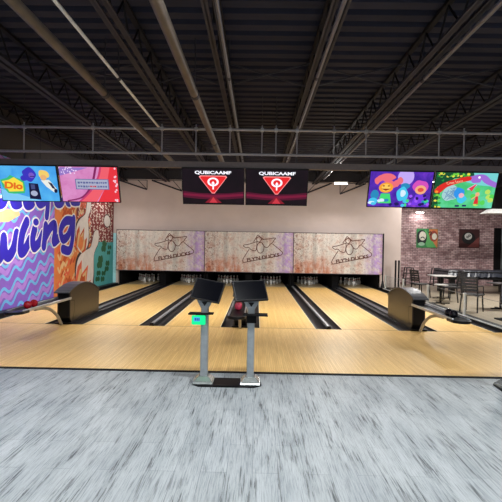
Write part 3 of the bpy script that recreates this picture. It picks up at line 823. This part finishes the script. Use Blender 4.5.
ball(XM+.0, YF-.92, REDB, 'red ball on the middle rack, nearer to the hood')
ball(XM+3.4, YF-1.54, BLKB, 'black ball at the outer end of the right rack')
ball(XM+3.4, YF-1.36, BLKB, 'black ball next behind the end one on the right rack')

# ---------------------------------------------------------------- scoring consoles
def console(dx, label, pad=True):
    t = thing('scoring_console', (-.31+dx, 5.22, 0), label, 'console', 'scoring consoles')
    MB().prism([(-.39, -.09), (-.31, -.17), (.31, -.17), (.39, -.09), (.37, .13), (-.37, .13)], 'z', 0, .022).build('base_plate', BLACK, t)
    for s in (-1, 1):
        x = s*.263
        # stepped foot
        def ring(hx, hy0, hy1, z): return [(x-hx, hy0, z), (x+hx, hy0, z), (x+hx, hy1, z), (x-hx, hy1, z)]
        b = MB(); b.hexa(ring(.115, -.15, .115, .022)+ring(.11, -.14, .11, .045)); b.hexa(ring(.105, -.13, .10, .045)+ring(.055, -.07, .075, .09))
        b.build('foot', CHROME, t, bevel=.006)
        MB().box(x-.041, x+.041, -.05, .055, .085, .88).build('post', ALU, t, bevel=.012)
        b = MB()
        b.prism([(x-.041, .85), (x+.041, .85), (x+.09, .945), (x+.07, .96), (x, .955), (x-.07, .96), (x-.09, .945)], 'y', -.045, .05)
        b.build('bracket', ALU, t, bevel=.006)
        b = MB().prism([(x-.035, .93), (x+.035, .93), (x, .88)], 'y', -.056, -.051); b.build('bracket_mark', BLACK, t)
        MB().tube([(x-.05, 0.01, .985), (x+.05, 0.01, .985)], .016, n=10).build('hinge', BLACK, t, smooth=True)
        if s < 0: c0 = at(208.4, 290, Y=5.22); U = Vector((.332, -.10, -.05)); V = Vector((.062, .11, .218))
        else: c0 = at(250.4, 290.2, Y=5.22); U = Vector((.362, .114, .010)); V = Vector((-.047, .145, .207))
        c0 = c0-Vector((-.31, 5.22, 0)); c0 = c0*1.0+Vector((0, -.10, .0105)); U2 = U.normalized(); V = (V-U2*V.dot(U2)); Nn = U.cross(V).normalized()
        mo = MB().slab(c0-Nn*.016, U*.5, V*.5, Nn*.015).build('monitor', BLACK, t, bevel=.003)
        MB().slab(c0, U*.465, V*.45, Nn*.001).build('screen', SCR, mo)
        MB().slab(c0-Nn*.055, U*.15, V*.15, Nn*.03).build('monitor_mount', BLACK, t)
        zs = .795; xo = x-.0275+(-.05 if s < 0 else .05)*1
        xa_, xb_ = (x-.175, x+.10) if s < 0 else (x-.085, x+.185)
        b = MB().hexa([(xa_, -.13, zs-.006), (xb_, -.16 if s > 0 else -.10, zs-.006), (xb_, .02, zs-.006), (xa_, .02, zs-.006),
                       (xa_, -.13, zs+.008), (xb_, -.16 if s > 0 else -.10, zs+.008), (xb_, .02, zs+.008), (xa_, .02, zs+.008)])
        b.build('shelf', DBLACK, t, bevel=.002)
        if s > 0: MB().box(x-.05, x+.06, -.075, -.045, .70, .79).build('holder', DBLACK, t, bevel=.005)
    if not pad: return t
    k = MB().box(-.40, -.245, -.115, -.085, .675, .782).build('keypad', mat('green lit keypad', (10, 226, 140), .3, emit=1.3), t, bevel=.014)
    MB().box(-.375, -.305, -.119, -.116, .715, .762).build('keypad_display', mat('blue lit display', (70, 170, 240), .3, emit=1.1), k)
    for q in range(3): MB().box(-.362+.02*q, -.350+.02*q, -.121, -.119, .725, .752).build('digit', mat('navy digit', (20, 50, 120), .4), k)
    MB().box(-.36, -.25, -.085, -.045, .73, .78).build('keypad_arm', BLACK, t)
    return t
console(0, 'grey two-post scoring console with two black monitors in the middle of the floor')
console(3.45, 'scoring console cut off at the right picture edge', False)

# ---------------------------------------------------------------- seating area
# glass barrier
gx = XK+.07
t = thing('glass_barrier', (gx, 10.8, .03), 'low clear glass barrier with silver posts between lanes and seating', 'barrier')
g = bpy.data.materials.new('clear glass'); g.use_nodes = True; b_ = g.node_tree.nodes['Principled BSDF']
b_.inputs['Base Color'].default_value = (.93, .97, .97, 1); b_.inputs['Roughness'].default_value = .02; b_.inputs['Transmission Weight'].default_value = 1; b_.inputs['IOR'].default_value = 1.05
MATS['glass'] = g
py = [-4.4, -2.2, 0, 2.3, 4.5, 6.6]
for a in py: MB().box(-.03, .03, a-.03, a+.03, 0, .53).build('post', mat('pale metal post', (196, 196, 192), .4, .3), t, bevel=.004)
for a, c_ in zip(py[:-1], py[1:]):
    MB().box(-.005, .005, a+.05, c_-.05, .02, .50).build('glass_pane', g, t)
MB().box(-.007, .007, -4.4, 6.6, .50, .508).build('top_rail', mat('thin grey rail', (120, 122, 124), .4, .4), t)

CH = mat('dark chair metal', (20, 19, 22), .5)
def chair(x, y, rz, label, arms=False):
    t = thing('cafe_chair', (x, y, 0), label, 'chair', 'dark slatted chairs', rz)
    # faces +x at rz=0
    MB().box(-.22, .25, -.23, .23, .41, .455).build('seat', CH, t, bevel=.01)
    for sx, sy in ((.19, .19), (.19, -.19)):
        MB().tube([(sx, sy, .43), (sx+.03, sy*1.1, .0)], .018, n=8).build('leg', CH, t)
    for sy in (.19, -.19):
        MB().tube([(-.19, sy, .43), (-.25, sy*1.1, .0)], .018, n=8).build('leg', CH, t)
        MB().tube([(-.19, sy, .43), (-.22, sy, .6), (-.28, sy, .86)], .018, n=8).build('back_post', CH, t)
    for k in range(5):
        z = .53+.075*k; xx = -.205-.075*(z-.43)/.43*.9
        MB().box(xx-.012, xx+.012, -.21, .21, z, z+.058).build('back_slat', CH, t)
    if arms:
        for sy in (.21, -.21):
            MB().tube([(-.235, sy, .66), (.15, sy, .65), (.19, sy, .62), (.19, sy, .44)], .013, n=8).build('armrest', CH, t)
    return t
chair(5.35, 15.0, radians(20), 'dark slatted chair left of the pale square table')
chair(5.95, 13.9, radians(130), 'dark slatted chair in front of the pale square table, back to the lanes')
chair(6.35, 14.9, radians(180), 'dark slatted chair at the far side of the pale table')
chair(5.50, 11.75, radians(48), 'dark slatted armchair behind the glass barrier post', True)
chair(7.1, 12.3, radians(176), 'dark slatted armchair partly behind the right edge console', True)
def cafe_table(x, y, z, w, d, label, m):
    t = thing('cafe_table', (x, y, 0), label, 'table', 'cafe tables')
    MB().box(-w/2, w/2, -d/2, d/2, z-.03, z).build('tabletop', m, t, bevel=.006)
    MB().tube([(0, 0, .03), (0, 0, z-.03)], .035, n=10).build('pedestal', BLACK, t, smooth=True)
    b = MB().box(-.26, .26, -.03, .03, 0, .03); b.box(-.03, .03, -.26, .26, .0, .031); b.build('foot', BLACK, t)
    return t
TT = mat('pale grey laminate', (196, 194, 190), .35)
cafe_table(5.92, 14.75, .74, .66, .66, 'pale grey square cafe table amid dark chairs', TT)
cafe_table(6.55, 12.35, .70, .5, .6, 'small dark table between two armchairs', mat('dark laminate', (60, 56, 58), .4))
cafe_table(5.35, 13.35, .56, .30, .30, 'low pale side table close to the glass barrier', TT)
def stool(x, y, label):
    t = thing('bar_stool', (x, y, 0), label, 'stool', 'dark bar stools')
    MB().box(-.16, .16, -.16, .16, .74, .765).build('seat', CH, t, bevel=.01)
    for sx in (-1, 1):
        for sy in (-1, 1):
            MB().tube([(sx*.14, sy*.14, .74), (sx*.21, sy*.21, 0)], .022, n=8).build('leg', CH, t)
    b = MB()
    for z, w in ((.28, .184), (.5, .163)):
        for s in (-1, 1):
            b.tube([(-w, s*w, z), (w, s*w, z)], .012, n=6); b.tube([(s*w, -w, z), (s*w, w, z)], .012, n=6)
    b.build('footrest', CH, t)
stool(6.55, 19.8, 'dark backless bar stool against the brick wall by the beige corner')
stool(7.75, 19.85, 'dark backless bar stool by the brick wall under the green picture')
# black posts by the wall end
for px, w in ((395.5, 'left'), (398.7, 'right')):
    p = at(px, 275, Y=17.55)
    b = MB().tube([(0, 0, .02), (0, 0, 1.12)], .034, n=12).lathe([(.055, 0), (.055, .015), (.04, .03)], n=16)
    o = b.build('stanchion', BLACK, smooth=True); o.location = (p.x, 17.55, 0)
    tag(o, w + ' one of two slim black posts at the end of the beige wall', 'post', 'black posts')
# covered game table
t = thing('covered_table', (8.1, 16.9, 0), 'long table under a shiny black cover before the brick wall', 'table')
b = MB().box(-1.35, 1.35, -.68, .68, .52, .80); b.build('table_body', DBLACK, t, bevel=.02)
for sx in (-1.15, 1.15):
    for sy in (-.5, .5): MB().box(sx-.09, sx+.09, sy-.09, sy+.09, 0, .52).build('leg', BLACK, t, bevel=.01)
cov = MB(); nx, ny = 36, 18; R = random.Random(4)
G = {}
for i in range(nx+1):
    for j in range(ny+1):
        a = -1.40+2.8*i/nx; c_ = -.73+1.46*j/ny
        ed = (i in (0, nx)) or (j in (0, ny))
        G[i, j] = (a, c_, (.825+.012*R.random()) if not ed else .60+.04*R.random())
for i in range(nx):
    for j in range(ny): cov.face([G[i, j], G[i+1, j], G[i+1, j+1], G[i, j+1]])
cov.build('cover', mat('shiny black vinyl', (40, 43, 52), .28), t)
# lamp over the table
t = thing('table_lamp', (8.9, 16.4, 2.86), 'flat white hanging lamp over the covered table', 'lamp')
MB().hexa([(-.9, -.3, 0), (.9, -.3, 0), (.9, .3, 0), (-.9, .3, 0), (-.7, -.16, .16), (.7, -.16, .16), (.7, .16, .16), (-.7, .16, .16)]).build('shade', WHITE, t)
for s in (-.5, .5): MB().tube([(s, 0, .16), (s, 0, ZD-2.86-.002)], .008, n=6).build('cord', BLACK, t)
# pictures
def picture(c, w, h, label, draw, fc):
    t = thing('wall_picture', (c[0], YB, c[1]), label, 'picture')
    MB().box(-w/2, w/2, -.035, 0, -h/2, h/2).build('canvas', fc, t)
    b = MB(); pn = Pen(b, (-w/2+.02, -.036, -h/2+.02), (w-.04, 0, 0), (0, 0, h-.04)); pn.N = Vector((0, -1, 0)); pn.clip = (0, 1, 0, 1); draw(pn); b.build('artwork', None, t)
A = lambda n_, c_: mat('art ' + n_, c_, .6)
def art1(pn):
    pn.rect(0, .58, 0, 1, A('green', (56, 130, 76)), 1); pn.rect(.58, 1, 0, 1, A('orange', (206, 122, 74)), 1)
    pn.poly([(.4, 1), (.95, .0), (.5, 0), (.3, .6)], A('mid green', (90, 170, 96)), 2)
    pn.disc((.22, .52), .26, A('black', (22, 30, 30)), 3, ry=.42); pn.disc((.27, .62), .17, A('cream', (220, 216, 200)), 4, ry=.25); pn.stroke([(.18, .5), (.26, .56), (.36, .5)], .05, A('black', (22, 30, 30)), 5)
    pn.disc((.22, .18), .16, A('pale green', (150, 190, 160)), 4, ry=.1)
    pn.disc((.80, .62), .20, A('rust', (150, 66, 50)), 3, ry=.30); pn.disc((.84, .6), .12, A('cream', (220, 216, 200)), 4, ry=.18)
    pn.stroke([(.56, .80), (.64, .86), (.68, .76), (.62, .66)], .05, A('black', (22, 30, 30)), 5)
def art2(pn):
    pn.rect(0, 1, 0, 1, A('dark maroon', (62, 26, 28)), 1); pn.poly([(.4, 0), (1, 0), (1, .6)], A('maroon', (120, 62, 60)), 2)
    pn.disc((.46, .52), .34, A('ball black', (12, 12, 14)), 3, n=28); pn.disc((.44, .62), .19, A('ball white', (205, 205, 200)), 4)
    for c_ in ((.40, .58), (.50, .66)): pn.disc(c_, .062, A('ball black', (12, 12, 14)), 5); 
    for c_ in ((.40, .58), (.50, .66)): pn.disc(c_, .026, A('ball white', (205, 205, 200)), 6)
a0, a1 = at(416.5, 228.5, Y=YB), at(437.5, 248, Y=YB)
picture(((a0.x+a1.x)/2, (a0.z+a1.z)/2), a1.x-a0.x, a0.z-a1.z, 'green and orange pool ball painting on the brick wall', art1, A('green', (56, 130, 76)))
a0, a1 = at(459, 229, Y=YB), at(479, 248, Y=YB)
picture(((a0.x+a1.x)/2, (a0.z+a1.z)/2), a1.x-a0.x, a0.z-a1.z, 'dark maroon painting of a black ball on the brick wall', art2, A('dark maroon', (62, 26, 28)))
def art3(pn):
    pn.rect(0, 1, 0, 1, A('deep green', (40, 80, 50)), 1); R = random.Random(2); cs = [A('yellow', (226, 200, 60)), A('pink', (214, 90, 110)), A('lime', (130, 190, 70)), A('red', (190, 40, 50)), A('sky', (120, 170, 200))]
    for k in range(40): blob(pn, (R.random(), R.random()), .14, cs[k % 5], 2+k % 3*.3, seed=k, ry=.07)
picture((11.35, 1.32), 1.0, 1.75, 'colourful poster at the right end of the brick wall', art3, DBLACK)

# ---------------------------------------------------------------- seen lamps and added fill lamps
def fixture(x, y, z, w, d, label, power, size=None, col=(1, .97, .93), emit=14, name='ceiling_lamp', tilt=0, rods=True, vis=True):
    t = thing(name, (x, y, z), label, 'lamp', 'ceiling lamps')
    MB().box(-w/2, w/2, -d/2, d/2, 0, .06).build('housing', WHITE, t)
    MB().box(-w/2+.02, w/2-.02, -d/2+.02, d/2-.02, -.012, -.001).build('diffuser', mat('lamp diffuser %d' % emit, (255, 250, 244), .5, emit=emit), t)
    if rods: MB().tube([(0, 0, .06), (0, 0, ZD-z-.002)], .006, n=5).build('hanger', STEEL, t)
    if power:
        l = bpy.data.lights.new('lamp_light', 'AREA'); l.shape = 'RECTANGLE'; l.size = w; l.size_y = d; l.energy = power; l.color = col
        lo = bpy.data.objects.new('lamp_light', l); C.objects.link(lo); lo.parent = t; lo.location = (0, 0, -.02); lo.rotation_euler.x = tilt
    return t
# unseen fill lamps added for exposure: two rows above the floor, one behind the screens
for k, x in enumerate((-3.6, 0.4, 4.4)):
    fixture(x, 3.5, 4.1, 1.2, .25, 'long white fill lamp added out of view over the grey floor, %s' % ('left', 'middle', 'right')[k], 150, col=(.98, .99, 1))
for k, x in enumerate((-3.6, 0.4, 4.4)):
    fixture(x, -1.6, 4.1, 1.2, .25, 'long white fill lamp added behind the camera, %s' % ('left', 'middle', 'right')[k], 150, col=(.98, .99, 1))
for x, lb in ((-4.54, 'leftmost'), (-3.33, 'pink'), (-.877, 'left centre'), (.376, 'right centre'), (2.80, 'purple'), (4.26, 'rightmost green')):
    fixture(x, 9.55, 2.75, .7, .12, 'slim lane fill lamp added out of sight behind the %s screen' % lb, 95, emit=6, tilt=radians(48), col=(1, .97, .92))  # added to brighten the lanes and the end wall
o = fixture(at(341, 183.5, Y=16.4).x, 16.4, at(341, 183.5, Y=16.4).z, .46, .18, 'bright white ceiling lamp seen over the right masking panel', 150, emit=30, tilt=radians(-30))
fixture(-5.25, 16.4, 3.97, .46, .18, 'bright white ceiling lamp hidden behind the pink screen', 90, emit=30, tilt=radians(-30))
p = at(420, 212.5, Y=YB-.25)
fixture(p.x, YB-.25, p.z, .34, .12, 'small bright lamp high before the brick wall', 7, emit=26)
fixture(8.2, 13.0, 4.1, 1.2, .25, 'long fill lamp added over the seating area', 420)  # unseen lamp, added to light the seating and the lower brick
fixture(6.4, 17.4, 4.1, .6, .2, 'short fill lamp added over the bar stools', 90)  # unseen too, added to brighten the brick wall
# pin deck lamps under the masking panels
for p_, lb in ((-1, 'left'), (0, 'middle'), (1, 'right')):
    fixture(XM+3.4*p_, 18.0, 1.05, 2.9, .06, 'thin pin deck lamp behind the %s masking panel' % lb, 2, emit=1, name='pin_deck_lamp', rods=False, tilt=radians(35))

w = bpy.data.worlds.new('World'); sc.world = w; w.use_nodes = True
w.node_tree.nodes['Background'].inputs[0].default_value = (.75, .82, 1, 1)
w.node_tree.nodes['Background'].inputs[1].default_value = .35
vs = sc.view_settings
vs.view_transform = 'Standard'; vs.look = 'None'; vs.exposure = 0; vs.gamma = 1; vs.use_curve_mapping = False
